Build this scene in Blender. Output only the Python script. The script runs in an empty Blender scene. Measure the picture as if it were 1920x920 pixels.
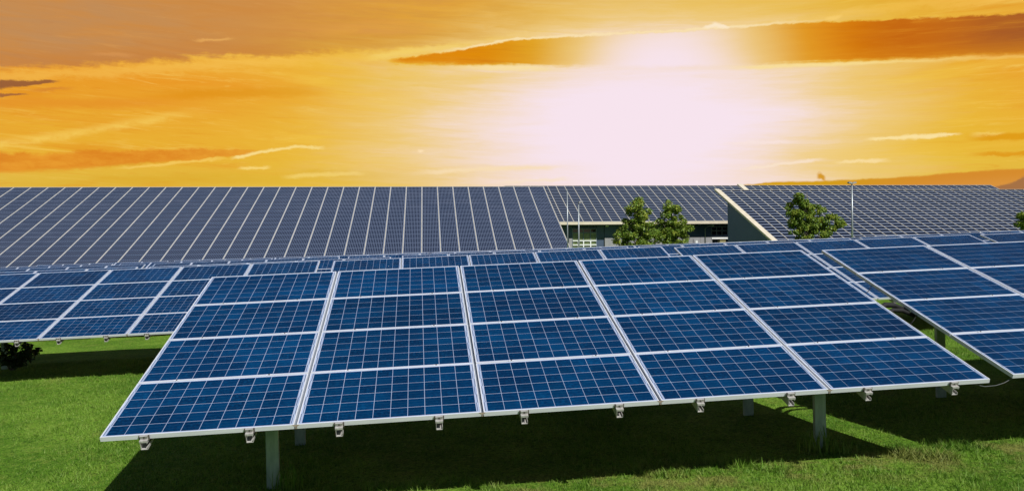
import bpy, math, random
import numpy as np
from mathutils import Matrix, Vector
R = math.radians
S = bpy.context.scene
COL = S.collection
random.seed(7)
rng = np.random.default_rng(7)

# ------------------------------------------------------------------ camera
cam_d = bpy.data.cameras.new('camera')
cam_d.sensor_width = 36.0
cam_d.lens = 36.0 * 1470.17 / 1920.0
cam_d.clip_start = 0.05
cam_d.clip_end = 6000
cam = bpy.data.objects.new('camera', cam_d)
COL.objects.link(cam)
cam.matrix_world = Matrix(((0.9940, 0.0098, -0.1087, 2.8385),
                           (-0.1087, 0.0008, -0.9941, -7.496),
                           (-0.0096, 1.0000, 0.0018, 2.555),
                           (0, 0, 0, 1)))
S.camera = cam
S.view_settings.view_transform = 'Standard'
S.view_settings.look = 'None'
S.view_settings.exposure = 0.0
S.view_settings.gamma = 1.0
S.render.engine = 'CYCLES'
S.cycles.max_bounces = 6
S.cycles.diffuse_bounces = 3
S.cycles.glossy_bounces = 3
S.cycles.transmission_bounces = 3
S.cycles.sample_clamp_indirect = 5.0

# ------------------------------------------------------------------ sun
SUN = Vector((0.3599, -0.5962, 0.7177)).normalized()
sun_d = bpy.data.lights.new('sun', 'SUN')
sun_d.energy = 5.0
sun_d.angle = R(0.5)
sun_d.color = (1.0, 0.965, 0.905)
sun = bpy.data.objects.new('sun', sun_d)
COL.objects.link(sun)
sun.rotation_euler = SUN.to_track_quat('Z', 'Y').to_euler()
sun.location = (20, -40, 60)


# ------------------------------------------------------------------ node helpers
def lin(c):
    return tuple(((v / 255) / 12.92) if v / 255 <= 0.04045 else (((v / 255) + 0.055) / 1.055) ** 2.4 for v in c)


class NB:
    """writes small math graphs"""
    def __init__(self, nt):
        self.nt = nt

    def node(self, t, **kw):
        n = self.nt.nodes.new(t)
        for k, v in kw.items():
            setattr(n, k, v)
        return n

    def put(self, sock, v):
        if isinstance(v, bpy.types.NodeSocket):
            self.nt.links.new(v, sock)
        else:
            sock.default_value = v

    def m(self, op, a, b=0.0, c=0.0, clamp=False):
        n = self.node('ShaderNodeMath', operation=op, use_clamp=clamp)
        self.put(n.inputs[0], a)
        self.put(n.inputs[1], b)
        if len(n.inputs) > 2:
            self.put(n.inputs[2], c)
        return n.outputs[0]

    def add(self, a, b): return self.m('ADD', a, b)
    def sub(self, a, b): return self.m('SUBTRACT', a, b)
    def mul(self, a, b): return self.m('MULTIPLY', a, b)
    def div(self, a, b): return self.m('DIVIDE', a, b)
    def mad(self, a, b, c): return self.m('MULTIPLY_ADD', a, b, c)

    def sstep(self, x, lo, hi, o0=0.0, o1=1.0):
        n = self.node('ShaderNodeMapRange', interpolation_type='SMOOTHSTEP')
        self.put(n.inputs[0], x)
        self.put(n.inputs[1], lo)
        self.put(n.inputs[2], hi)
        self.put(n.inputs[3], o0)
        self.put(n.inputs[4], o1)
        return n.outputs[0]

    def lstep(self, x, lo, hi, o0=0.0, o1=1.0):
        n = self.node('ShaderNodeMapRange')
        self.put(n.inputs[0], x)
        self.put(n.inputs[1], lo)
        self.put(n.inputs[2], hi)
        self.put(n.inputs[3], o0)
        self.put(n.inputs[4], o1)
        return n.outputs[0]

    def curve(self, x, pts):
        """piecewise linear function of a socket, points sorted by x"""
        out = None
        for (x0, y0), (x1, y1) in zip(pts[:-1], pts[1:]):
            t = self.lstep(x, x0, x1, 0.0, y1 - y0)
            out = self.add(t, y0) if out is None else self.add(out, t)
        return out

    def mix(self, f, a, b, blend='MIX'):
        n = self.node('ShaderNodeMix', data_type='RGBA', blend_type=blend)
        self.put(n.inputs[0], f)
        for s, v in ((n.inputs[6], a), (n.inputs[7], b)):
            if isinstance(v, tuple):
                v = (*v[:3], 1.0)
            self.put(s, v)
        return n.outputs[2]

    def noise(self, vec, scale, detail=4.0, rough=0.55, dist=0.0):
        n = self.node('ShaderNodeTexNoise')
        self.put(n.inputs['Vector'], vec)
        n.inputs['Scale'].default_value = scale
        n.inputs['Detail'].default_value = detail
        n.inputs['Roughness'].default_value = rough
        n.inputs['Distortion'].default_value = dist
        return n.outputs[0]

    def vec(self, x, y, z):
        n = self.node('ShaderNodeCombineXYZ')
        self.put(n.inputs[0], x)
        self.put(n.inputs[1], y)
        self.put(n.inputs[2], z)
        return n.outputs[0]


# ------------------------------------------------------------------ sky
def az(px):
    return 6.24 + math.degrees(math.atan((px - 960) / 1470.17))


def elv(px, y):
    hor = 459 - 0.0097 * (px - 799)
    a = math.atan((px - 960) / 1470.17)
    return math.degrees(math.atan((hor - y) / 1470.17 * math.cos(a)))


def ae(pts):
    return [(az(x), elv(x, y)) for x, y in pts]


def make_sky():
    w = bpy.data.worlds.new('World')
    S.world = w
    w.use_nodes = True
    nt = w.node_tree
    nt.nodes.clear()
    b = NB(nt)
    tc = b.node('ShaderNodeTexCoord')
    sp = b.node('ShaderNodeSeparateXYZ')
    nt.links.new(tc.outputs['Generated'], sp.inputs[0])
    x, y, z = sp.outputs
    deg = 180 / math.pi
    a = b.mul(b.m('ARCTAN2', x, y), deg)
    e = b.mul(b.m('ARCSINE', z), deg)
    # wind-drawn cloud noise: long in azimuth, tight in elevation
    n1 = b.sub(b.noise(b.vec(b.mul(a, 0.05), b.mul(e, 0.42), 3.1), 1.0, 6, 0.6, 0.4), 0.5)
    n2 = b.sub(b.noise(b.vec(b.mul(a, 0.16), b.mul(e, 1.1), 8.3), 1.0, 6, 0.62, 0.5), 0.5)
    n4 = b.sub(b.noise(b.vec(b.add(b.mul(a, 0.34), b.mul(e, 0.9)), b.mul(e, 3.4), 5.5), 1.0, 6, 0.66, 0.6), 0.5)
    n3 = b.sub(b.noise(b.vec(b.mul(a, 0.9), b.mul(e, 1.7), 1.7), 1.0, 8, 0.70, 0.3), 0.5)
    ea = b.add(e, b.add(b.mul(n2, 1.3), b.mul(n3, 1.1)))      # ragged elevation for cloud edges
    es = b.add(e, b.mul(n3, 0.55))

    # base
    ramp = b.node('ShaderNodeValToRGB')
    cr = ramp.color_ramp
    stops = [(0.0, (216, 170, 60)), (4.3, (226, 184, 66)), (6.0, (232, 178, 52)), (8.5, (234, 170, 50)),
             (11.0, (234, 154, 40)), (12.6, (238, 176, 58)), (14.5, (228, 158, 50)), (17.5, (219, 146, 58)), (26, (196, 140, 90))]
    cr.elements[0].position = 0
    cr.elements[0].color = (*lin(stops[0][1]), 1)
    cr.elements[1].position = 1
    cr.elements[1].color = (*lin(stops[-1][1]), 1)
    for p, c in stops[1:-1]:
        el = cr.elements.new(p / 26)
        el.color = (*lin(c), 1)
    b.put(ramp.inputs[0], b.div(b.add(e, b.mul(n2, 1.2)), 26.0))
    col = ramp.outputs[0]
    # warmer/yellower near the glow
    da = b.sub(a, az(1205))
    near = b.sstep(b.m('ABSOLUTE', da), 8.0, 30.0, 1.0, 0.0)
    col = b.mix(b.mul(near, 0.55), col, lin((232, 190, 58)))
    # streaks
    col = b.mix(b.mul(b.sstep(n1, 0.02, 0.2), 0.6), col, lin((244, 200, 82)))
    col = b.mix(b.mul(b.sstep(n1, -0.03, -0.2), 0.7), col, lin((228, 144, 34)))
    col = b.mix(b.mul(b.sstep(n2, 0.08, 0.26), 0.5), col, lin((248, 214, 110)))
    col = b.mix(b.mul(b.sstep(n2, -0.08, -0.25), 0.3), col, lin((226, 148, 30)))

    col = b.mix(b.mul(b.sstep(n4, 0.05, 0.3), 0.45), col, lin((250, 214, 112)))
    col = b.mix(b.mul(b.sstep(n4, -0.05, -0.28), 0.45), col, lin((222, 138, 26)))
    n5 = b.sub(b.noise(b.vec(b.add(b.mul(a, 0.11), b.mul(n2, 1.4)), b.add(b.mul(e, 1.9), b.mul(a, 0.12)), 12.7), 1.0, 8, 0.7, 1.1), 0.5)
    col = b.mix(b.mul(b.sstep(n5, 0.03, 0.24), 0.5), col, lin((249, 206, 98)))
    col = b.mix(b.mul(b.sstep(n5, -0.03, -0.24), 0.45), col, lin((224, 138, 30)))
    # upper cloud deck, left
    edge = b.curve(a, ae([(-200, 150), (0, 134), (200, 125), (320, 115), (640, 100), (735, 96), (860, 86), (1000, 62), (1250, 48)]))
    lit = b.sstep(b.m('ABSOLUTE', b.add(b.sub(ea, edge), 0.35)), 0.0, 0.6, 1.0, 0.0)
    col = b.mix(b.mul(lit, 0.6), col, lin((245, 190, 82)))
    deck = b.sstep(b.sub(ea, edge), -0.12, 0.42)
    dfade = b.sstep(a, az(800), az(1300), 1.0, 0.0)
    dcol = b.mix(b.sstep(a, az(100), az(900)), lin((193, 140, 88)), lin((225, 150, 48)))
    dcol = b.mix(b.sstep(n2, -0.2, 0.3), dcol, lin((206, 138, 66)))
    dcol = b.mix(b.mul(b.sstep(b.sub(e, edge), 0.1, 1.8, 1.0, 0.0), 0.45), dcol, lin((200, 122, 48)))
    dcol = b.mix(b.mul(b.sstep(n1, 0.06, 0.2), 0.35), dcol, lin((226, 158, 80)))
    dcol = b.mix(b.mul(b.sstep(n5, 0.05, 0.28), 0.4), dcol, lin((214, 156, 96)))
    dcol = b.mix(b.mul(b.sstep(n5, -0.05, -0.28), 0.4), dcol, lin((188, 124, 70)))
    dcol = b.mix(b.mul(b.sstep(n4, 0.04, 0.3), 0.3), dcol, lin((222, 162, 92)))
    dcol = b.mix(b.mul(b.sstep(n4, -0.04, -0.3), 0.3), dcol, lin((188, 118, 58)))
    col = b.mix(b.mul(deck, dfade), col, dcol)

    # soft brush: centre line through points, half height, end fades
    def band(pts, half, a0, a1, fa, colr, amt=1.0, soft=0.5, ee=None):
        nonlocal col
        c = b.curve(a, ae(pts))
        h = half if not isinstance(half, list) else b.curve(a, [(az(px), v) for px, v in half])
        d = b.div(b.m('ABSOLUTE', b.sub(es if ee is None else ee, c)), h)
        mk = b.sstep(d, 1.0 - soft, 1.0 + soft * 0.3, 1.0, 0.0)
        mk = b.mul(mk, b.sstep(a, az(a0) - fa, az(a0) + fa))
        mk = b.mul(mk, b.sstep(a, az(a1) - fa, az(a1) + fa, 1.0, 0.0))
        col = b.mix(b.mul(mk, amt), col, colr)
        return mk

    band([(-100, 285), (0, 271), (180, 244), (370, 209)], 0.36, -400, 340, 3.0, lin((245, 203, 92)), b.sstep(n3, -0.25, 0.2, 0.25, 0.85), 1.0)
    band([(250, 178), (640, 170)], 0.42, 300, 610, 2.5, lin((226, 146, 24)), 0.9, 0.8)
    band([(-50, 192), (400, 192)], 0.42, -200, 330, 3.5, lin((229, 146, 40)), 0.75, 0.9)
    band([(0, 345), (400, 335), (800, 338)], 0.5, 100, 800, 5, lin((219, 170, 40)), 0.5, 0.9)
    band([(600, 325), (700, 328), (900, 340)], [(500, 0.25), (780, 0.5), (930, 0.3)], 560, 900, 1.5, lin((215, 165, 40)), 0.8, 0.8)
    band([(640, 155), (900, 158)], 0.6, 650, 880, 2.5, lin((230, 176, 36)), 0.85, 0.9)
    band([(-60, 308), (0, 305), (200, 298), (380, 288), (520, 282)], [(0, 0.64), (200, 0.62), (380, 0.4), (500, 0.14)], -260, 480, 0.8, b.mix(b.sstep(b.add(n2, n3), -0.25, 0.3), lin((220, 132, 34)), lin((233, 156, 48))), 0.97, 0.42, b.add(e, b.add(b.mul(n3, 0.75), b.mul(n2, 0.5))))
    band([(380, 303), (450, 294), (520, 279), (560, 275), (610, 277)], 0.14, 440, 606, 0.35, lin((252, 226, 150)), 0.95, 0.9)
    band([(200, 318), (420, 297)], 0.12, 230, 420, 0.8, lin((248, 206, 100)), 0.7, 0.9)
    band([(440, 316), (520, 314)], 0.13, 452, 505, 0.3, lin((252, 220, 130)), 0.9, 0.9)
    band([(530, 332), (640, 326)], 0.18, 540, 680, 0.7, lin((247, 216, 120)), 0.8, 0.9)
    band([(-40, 160), (0, 159), (60, 156), (115, 153)], [(0, 0.30), (60, 0.2), (115, 0.06)], -150, 108, 0.4, lin((150, 92, 55)), 0.95, 0.5)
    band([(-40, 178), (60, 178)], [(-40, 0.24), (20, 0.12), (60, 0.05)], -150, 50, 0.4, lin((160, 98, 58)), 0.9, 0.6)
    band([(60, 170), (160, 163)], 0.12, 70, 130, 0.8, lin((214, 134, 50)), 0.8, 0.8)
    band([(370, 76), (440, 73)], 0.12, 372, 436, 0.5, lin((232, 172, 92)), 0.75, 0.9)
    band([(170, 102), (260, 105)], 0.14, 180, 250, 0.8, lin((216, 150, 84)), 0.6, 0.9)
    band([(700, 108), (800, 94), (900, 84)], 0.28, 700, 880, 1.2, lin((250, 214, 104)), 0.85, 0.9)
    band([(1500, 262), (1920, 255)], 1.2, 1620, 2050, 6, lin((228, 172, 36)), 0.55, 0.9)

    # long cloud band, right
    top = b.curve(a, ae([(700, 115), (760, 108), (850, 96), (960, 76), (1060, 69), (1200, 63), (1330, 56), (1500, 42), (1700, 34), (1920, 24), (2200, 6)]))
    bot = b.curve(a, ae([(700, 117), (760, 120), (850, 124), (1000, 126), (1280, 126), (1480, 121), (1700, 112), (1920, 103), (2200, 90)]))
    ed = b.add(e, b.mul(n3, 0.55))
    ed2 = b.add(e, b.add(b.mul(n3, 0.4), b.mul(n5, 0.5)))
    mt = b.sstep(b.sub(top, ed), -0.03, 0.14)
    mb = b.sstep(b.sub(ed2, bot), -0.1, 0.3)
    mt_ = mt
    bandm = b.mul(b.mul(mt, mb), b.sstep(a, az(725), az(760)))
    bandm = b.mul(bandm, b.sstep(a, 52, 62, 1.0, 0.0))
    bc = b.mix(b.sstep(a, az(800), az(1150)), lin((224, 136, 8)), lin((220, 158, 12)))
    bc = b.mix(b.sstep(a, az(1300), az(1530)), bc, lin((221, 130, 6)))
    bc = b.mix(b.sstep(a, az(1520), az(1720)), bc, lin((194, 100, 18)))
    bc = b.mix(b.sstep(a, az(1700), az(1930)), bc, lin((164, 90, 40)))
    bc = b.mix(b.mul(b.sstep(n2, -0.2, 0.25), 0.3), bc, lin((214, 128, 30)))
    bc = b.mix(b.mul(b.sstep(b.sub(e, bot), 0.0, 1.2, 1.0, 0.0), 0.5), bc, lin((222, 140, 26)))
    bc = b.mix(b.mul(b.sstep(n5, 0.02, 0.28), 0.4), bc, lin((233, 158, 44)))
    bc = b.mix(b.mul(b.sstep(n5, -0.02, -0.28), 0.35), bc, lin((184, 92, 16)))
    bc = b.mix(b.mul(b.sstep(n4, 0.0, 0.3), 0.22), bc, lin((232, 160, 40)))
    bc = b.mix(b.mul(b.sstep(n4, 0.0, -0.3), 0.25), bc, lin((190, 96, 14)))
    col = b.mix(bandm, col, bc)

    # the glow where the low sun burns through
    gx = b.div(da, b.curve(da, [(-22, 17.0), (0, 13.0), (18, 14.0)]))
    gy = b.div(b.sub(e, elv(1250, 235)), b.sstep(b.sub(e, elv(1250, 235)), -3.0, 3.0, 9.5, 7.0))
    r2 = b.add(b.mul(gx, gx), b.mul(gy, gy))
    rr = b.add(b.m('SQRT', r2), b.add(b.mul(n1, 0.55), b.add(b.mul(n2, 0.30), b.mul(n5, 0.35))))
    gf = b.sub(1.0, b.mul(bandm, 0.05))
    bx_ = b.div(b.sub(a, az(1248)), 4.2)
    by_ = b.div(b.sub(e, elv(1248, 165)), 3.9)
    rb = b.add(b.m('SQRT', b.add(b.mul(bx_, bx_), b.mul(by_, by_))), b.mul(n2, 0.2))
    rbm = b.mad(rb, 0.58, 0.12)
    rr = b.add(b.mul(rr, b.sub(1.0, bandm)), b.mul(rbm, bandm))
    col = b.mix(b.mul(b.mul(b.sstep(rr, 0.75, 2.0, 1.0, 0.0), 0.8), gf), col, lin((236, 198, 70)))
    col = b.mix(b.mul(b.mul(b.sstep(rr, 0.58, 1.55, 1.0, 0.0), 0.95), gf), col, lin((243, 214, 168)))
    col = b.mix(b.mul(b.sstep(rr, 0.36, 1.12, 1.0, 0.0), gf), col, lin((247, 228, 238)))
    # bright rims of the long band
    rim = b.sstep(b.m('ABSOLUTE', b.sub(b.sub(ed, top), 0.04)), 0.0, 0.15, 1.0, 0.0)
    rim = b.mul(rim, b.mul(b.sstep(a, az(800), az(900)), b.sstep(a, az(1380), az(1600), 1.0, 0.0)))
    col = b.mix(b.mul(rim, 0.85), col, lin((250, 226, 176)))
    rim2 = b.sstep(b.m('ABSOLUTE', b.sub(b.sub(bot, ed2), 0.10)), 0.0, 0.24, 1.0, 0.0)
    rim2 = b.mul(rim2, b.mul(b.sstep(a, az(800), az(960)), b.mul(b.sstep(a, az(1500), az(1950), 1.0, 0.25), b.sstep(b.m('ABSOLUTE', b.sub(a, az(1210))), 5.0, 8.5))))
    col = b.mix(b.mul(rim2, 0.8), col, lin((250, 224, 150)))
    # bright wisps in front
    band([(1310, 56), (1345, 48), (1375, 54)], [(1318, 0.08), (1345, 0.26), (1375, 0.08)], 1324, 1370, 0.25, lin((252, 232, 200)), 0.95, 0.8)
    band([(1540, 40), (1585, 31)], 0.16, 1552, 1580, 0.25, lin((248, 206, 110)), 0.9, 0.8)
    band([(1620, 262), (1720, 257), (1800, 252)], [(1620, 0.08), (1720, 0.2), (1800, 0.08)], 1632, 1796, 0.5, lin((251, 226, 160)), 0.95, 0.8)
    band([(1820, 254), (1890, 250)], 0.14, 1828, 1880, 0.4, lin((248, 214, 112)), 0.9, 0.8)
    band([(1810, 259), (2000, 252)], 0.26, 1830, 2050, 0.9, lin((224, 156, 24)), 0.95, 0.6)
    band([(1820, 290), (2000, 286)], 0.16, 1834, 2000, 0.9, lin((224, 154, 28)), 0.9, 0.7)
    band([(1390, 318), (1480, 306), (1540, 299)], 0.14, 1400, 1536, 0.8, lin((250, 228, 205)), 0.8, 0.9)
    band([(1560, 305), (1670, 300)], 0.15, 1574, 1660, 0.6, lin((250, 222, 160)), 0.9, 0.9)
    band([(1360, 269), (1500, 266)], 0.16, 1370, 1480, 1.0, lin((249, 228, 222)), 0.8, 0.9)
    band([(800, 322), (950, 316), (1060, 312)], 0.2, 800, 1040, 1.2, lin((248, 222, 180)), 0.8, 0.9)
    band([(930, 342), (1060, 336)], 0.18, 940, 1060, 0.8, lin((248, 226, 200)), 0.8, 0.9)
    band([(780, 283), (800, 283)], 0.11, 786, 796, 0.16, lin((253, 224, 180)), 0.95, 0.9)
    # low cloud bank, right
    lo = b.curve(a, ae([(1350, 351), (1390, 346), (1450, 340), (1540, 338), (1640, 334), (1700, 331), (1770, 324), (1920, 314), (2200, 300)]))
    lm = b.sstep(b.sub(b.add(lo, b.mul(n3, 0.30)), e), -0.03, 0.12)
    lm = b.mul(lm, b.sstep(a, az(1345), az(1420)))
    lm = b.mul(lm, b.sstep(a, 50, 64, 1.0, 0.0))
    lc = b.mix(b.sstep(a, az(1500), az(1780)), lin((212, 160, 26)), lin((214, 140, 46)))
    lc = b.mix(b.mul(b.sstep(b.sub(lo, e), 0.2, 1.2), 0.5), lc, lin((222, 158, 78)))
    col = b.mix(lm, col, lc)
    band([(1500, 336), (1540, 329), (1550, 336)], 0.26, 1534, 1548, 0.12, lin((212, 150, 22)), 0.95, 0.6)
    lo2 = b.curve(a, ae([(1840, 352), (1880, 345), (1900, 340), (1920, 330), (2000, 318), (2200, 318)]))
    l2 = b.mul(b.sstep(b.sub(b.add(lo2, b.mul(n3, 0.5)), e), -0.05, 0.12), b.sstep(a, 48, 58, 1.0, 0.0))
    col = b.mix(b.mul(l2, b.sstep(a, az(1845), az(1875))), col, lin((166, 114, 70)))

    # evening sky stays low around the glow; higher up and away it gives way to blue
    w_e = b.sstep(e, 16.0, 25.0, 1.0, 0.0)
    w_a = b.sstep(b.m('ABSOLUTE', b.sub(b.m('WRAP', b.sub(a, 11.0), 180.0, -180.0), 0.0)), 36.0, 75.0, 1.0, 0.01)
    wt = b.mul(w_e, w_a)
    bg1 = b.node('ShaderNodeBackground')
    nt.links.new(col, bg1.inputs[0])
    bg1.inputs[1].default_value = 1.0
    sky = b.node('ShaderNodeTexSky', sky_type='NISHITA')
    sky.sun_disc = False
    sky.sun_elevation = math.asin(SUN.z)
    sky.sun_rotation = math.atan2(SUN.x, SUN.y)
    sky.air_density = 1.0
    sky.dust_density = 0.4
    sky.ozone_density = 1.5
    bg2 = b.node('ShaderNodeBackground')
    nt.links.new(sky.outputs[0], bg2.inputs[0])
    bg2.inputs[1].default_value = 0.05
    mx = b.node('ShaderNodeMixShader')
    nt.links.new(wt, mx.inputs[0])
    nt.links.new(bg2.outputs[0], mx.inputs[1])
    nt.links.new(bg1.outputs[0], mx.inputs[2])
    out = b.node('ShaderNodeOutputWorld')
    nt.links.new(mx.outputs[0], out.inputs[0])


make_sky()


# ------------------------------------------------------------------ materials
def material(name, base, rough=0.5, metal=0.0, spec=0.5):
    m = bpy.data.materials.new(name)
    m.use_nodes = True
    nt = m.node_tree
    p = nt.nodes['Principled BSDF']
    p.inputs['Base Color'].default_value = (*base, 1)
    p.inputs['Roughness'].default_value = rough
    p.inputs['Metallic'].default_value = metal
    p.inputs['Specular IOR Level'].default_value = spec
    return m, NB(nt), p


def mat_mottled(name, base, base2, scale, rough=0.5, metal=0.0, bump=0.0, stretch=(1, 1, 1), detail=6, lo=0.35, hi=0.65):
    m, b, p = material(name, base, rough, metal)
    tc = b.node('ShaderNodeTexCoord')
    mp = b.node('ShaderNodeMapping')
    mp.inputs['Scale'].default_value = stretch
    b.put(mp.inputs[0], tc.outputs['Object'])
    n = b.noise(mp.outputs[0], scale, detail, 0.62)
    b.put(p.inputs['Base Color'], b.mix(b.sstep(n, lo, hi), base, base2))
    if bump:
        bp = b.node('ShaderNodeBump')
        bp.inputs['Strength'].default_value = bump
        b.put(bp.inputs['Height'], n)
        b.put(p.inputs['Normal'], bp.outputs[0])
    return m


def mat_cell():
    m, b, p = material('blue polycrystalline cell', (0.002, 0.035, 0.12), 0.22)
    p.inputs['Specular IOR Level'].default_value = 0.07
    uv = b.node('ShaderNodeUVMap')
    sp = b.node('ShaderNodeSeparateXYZ')
    b.put(sp.inputs[0], uv.outputs[0])
    oi = b.node('ShaderNodeObjectInfo')
    ge = b.node('ShaderNodeNewGeometry')
    rnd = b.m('FRACT', b.add(oi.outputs['Random'], b.mul(ge.outputs['Random Per Island'], 7.31)))
    c = b.mix(rnd, (0.0000, 0.0155, 0.058), (0.0001, 0.0370, 0.120))
    # crystal grain and slow cloudiness
    tc = b.node('ShaderNodeTexCoord')
    g = b.noise(b.vec(b.add(b.mul(sp.outputs[0], 5.0), b.mul(rnd, 91.0)), b.mul(sp.outputs[1], 7.0), rnd), 1.0, 3, 0.6)
    c = b.mix(b.sstep(g, 0.42, 0.75), c, (0.0006, 0.050, 0.145))
    gp = ge.outputs['Position']
    big = b.noise(gp, 1.3, 4, 0.62)
    c = b.mix(b.mul(b.sstep(big, 0.35, 0.7), 0.6), c, (0.0001, 0.0145, 0.056))
    c = b.mix(1.0, c, b.vec(1, b.mad(oi.outputs['Random'], 0.36, 0.80), b.mad(oi.outputs['Random'], 0.36, 0.80)), 'MULTIPLY')
    # busbars: two thin silver ribbons along the long side
    by = b.m('ABSOLUTE', b.sub(b.m('ABSOLUTE', b.sub(sp.outputs[1], 0.5)), 0.17))
    bus = b.sstep(by, 0.010, 0.020, 1.0, 0.0)
    c = b.mix(b.mul(bus, 0.07), c, (0.15, 0.28, 0.42))
    # dust and a few droppings
    du = b.noise(b.vec(b.mul(sp.outputs[0], 9.0), b.mul(sp.outputs[1], 60.0), b.mul(rnd, 37.0)), 1.0, 4, 0.6)
    c = b.mix(b.mul(b.sstep(du, 0.64, 0.82), 0.12), c, (0.26, 0.32, 0.40))
    vo = b.node('ShaderNodeTexVoronoi')
    b.put(vo.inputs['Vector'], gp)
    vo.inputs['Scale'].default_value = 2.6
    pick = b.node('ShaderNodeSeparateXYZ')
    b.put(pick.inputs[0], vo.outputs['Color'])
    drop = b.mul(b.sstep(b.add(vo.outputs['Distance'], b.mul(g, 0.012)), 0.022, 0.032, 1.0, 0.0), b.m('GREATER_THAN', pick.outputs[0], 0.78))
    c = b.mix(drop, c, (0.72, 0.72, 0.70))
    b.put(p.inputs['Base Color'], c)
    b.put(p.inputs['Roughness'], b.add(0.2, b.mul(du, 0.22)))
    bp = b.node('ShaderNodeBump')
    bp.inputs['Strength'].default_value = 0.03
    b.put(bp.inputs['Height'], big)
    b.put(p.inputs['Normal'], bp.outputs[0])
    return m


M_CELL = mat_cell()
M_BACK = mat_mottled('white backing sheet', (0.30, 0.37, 0.55), (0.38, 0.45, 0.61), 3.0, 0.4)
M_RIBBON = material('dark ribbon', (0.045, 0.065, 0.11), 0.35)[0]
M_FRAME = mat_mottled('anodised aluminium frame', (0.74, 0.76, 0.82), (0.66, 0.68, 0.73), 5.0, 0.45, 0.15, stretch=(0.4, 3, 3))
M_GALV = mat_mottled('galvanised steel', (0.24, 0.32, 0.26), (0.42, 0.50, 0.42), 9.0, 0.6, 0.15, 0.04, (1, 1, 0.25))
M_GALV_D = mat_mottled('weathered galvanised steel', (0.26, 0.27, 0.26), (0.36, 0.37, 0.36), 12.0, 0.6, 0.4)
M_CLAMP = mat_mottled('clamp aluminium', (0.55, 0.54, 0.53), (0.42, 0.40, 0.38), 25.0, 0.45, 0.3)
M_RUBBER = material('brown spacer', (0.10, 0.085, 0.075), 0.7)[0]
M_UNDER = material('bounce-cutting dark underside', (0.05, 0.055, 0.06), 0.6)[0]  # added dark underside, there to reduce bounce light under the tables
M_RUST = mat_mottled('rusty stain', (0.28, 0.20, 0.14), (0.42, 0.36, 0.30), 60.0, 0.8)
M_JOINT = material('grey joint strip', (0.13, 0.155, 0.19), 0.6)[0]
M_BLACK = material('black plastic', (0.006, 0.006, 0.007), 0.8)[0]
M_GREYCABLE = material('grey cable', (0.13, 0.14, 0.14), 0.5)[0]


def mat_leaf(name, c0, c1, c2):
    m, b, p = material(name, c0, 0.5, 0, 0.35)
    ge = b.node('ShaderNodeNewGeometry')
    r = ge.outputs['Random Per Island']
    c = b.mix(r, c0, c1)
    n = b.noise(ge.outputs['Position'], 1.6, 3, 0.6)
    c = b.mix(b.mul(b.sstep(n, 0.48, 0.68), 0.7), c, c2)
    b.put(p.inputs['Base Color'], c)
    tr = b.node('ShaderNodeBsdfTranslucent')
    b.put(tr.inputs[0], b.mix(0.5, c, c2))
    mx = b.node('ShaderNodeMixShader')
    mx.inputs[0].default_value = 0.22
    out = b.nt.nodes['Material Output']
    b.nt.links.new(p.outputs[0], mx.inputs[1])
    b.nt.links.new(tr.outputs[0], mx.inputs[2])
    b.nt.links.new(mx.outputs[0], out.inputs[0])
    return m


M_LEAF = mat_leaf('maple leaf', (0.065, 0.15, 0.016), (0.20, 0.29, 0.030), (0.37, 0.40, 0.05))
M_LEAF_D = mat_leaf('dark shrub leaf', (0.02, 0.045, 0.010), (0.03, 0.06, 0.012), (0.045, 0.07, 0.015))
M_BARK = mat_mottled('bark', (0.10, 0.08, 0.06), (0.17, 0.14, 0.11), 14.0, 0.9, 0, 0.4, (1, 1, 0.3))


def grass_color(b, pos, rnd=None):
    n = b.noise(pos, 0.55, 5, 0.6)
    f = b.noise(pos, 5.5, 4, 0.65)
    c = b.mix(b.sstep(n, 0.40, 0.60), (0.108, 0.240, 0.017), (0.190, 0.350, 0.034))
    c = b.mix(b.mul(b.sstep(f, 0.50, 0.72), 0.65), c, (0.24, 0.31, 0.05))
    c = b.mix(b.mul(b.sstep(f, 0.47, 0.30), 0.5), c, (0.045, 0.125, 0.008))
    g2 = b.noise(pos, 17.0, 4, 0.7)
    c = b.mix(b.mul(b.sstep(g2, 0.52, 0.68), 0.7), c, (0.26, 0.36, 0.07))
    c = b.mix(b.mul(b.sstep(g2, 0.48, 0.34), 0.75), c, (0.030, 0.092, 0.006))
    # straw-dry strip that the front edge drips along
    sp = b.node('ShaderNodeSeparateXYZ')
    b.put(sp.inputs[0], pos)
    dn = b.noise(pos, 2.3, 4, 0.65)
    dry = b.mul(b.sstep(b.m('ABSOLUTE', b.sub(sp.outputs[1], 0.15)), 0.15, 0.75, 1.0, 0.0), b.sstep(dn, 0.44, 0.62))
    dry = b.mul(dry, b.sstep(sp.outputs[0], 2.2, 4.0))
    c = b.mix(b.mul(dry, 0.55), c, (0.30, 0.24, 0.085))
    pn = b.noise(pos, 0.9, 3, 0.5)
    c = b.mix(b.mul(b.sstep(pn, 0.60, 0.74), 0.5), c, (0.24, 0.29, 0.06))
    if rnd is not None:
        c = b.mix(b.mul(b.sstep(rnd, 0.72, 1.0), 0.6), c, (0.30, 0.36, 0.11))
        c = b.mix(b.mul(b.sstep(rnd, 0.35, 0.0), 0.4), c, (0.03, 0.10, 0.006))
    return c, f


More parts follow.
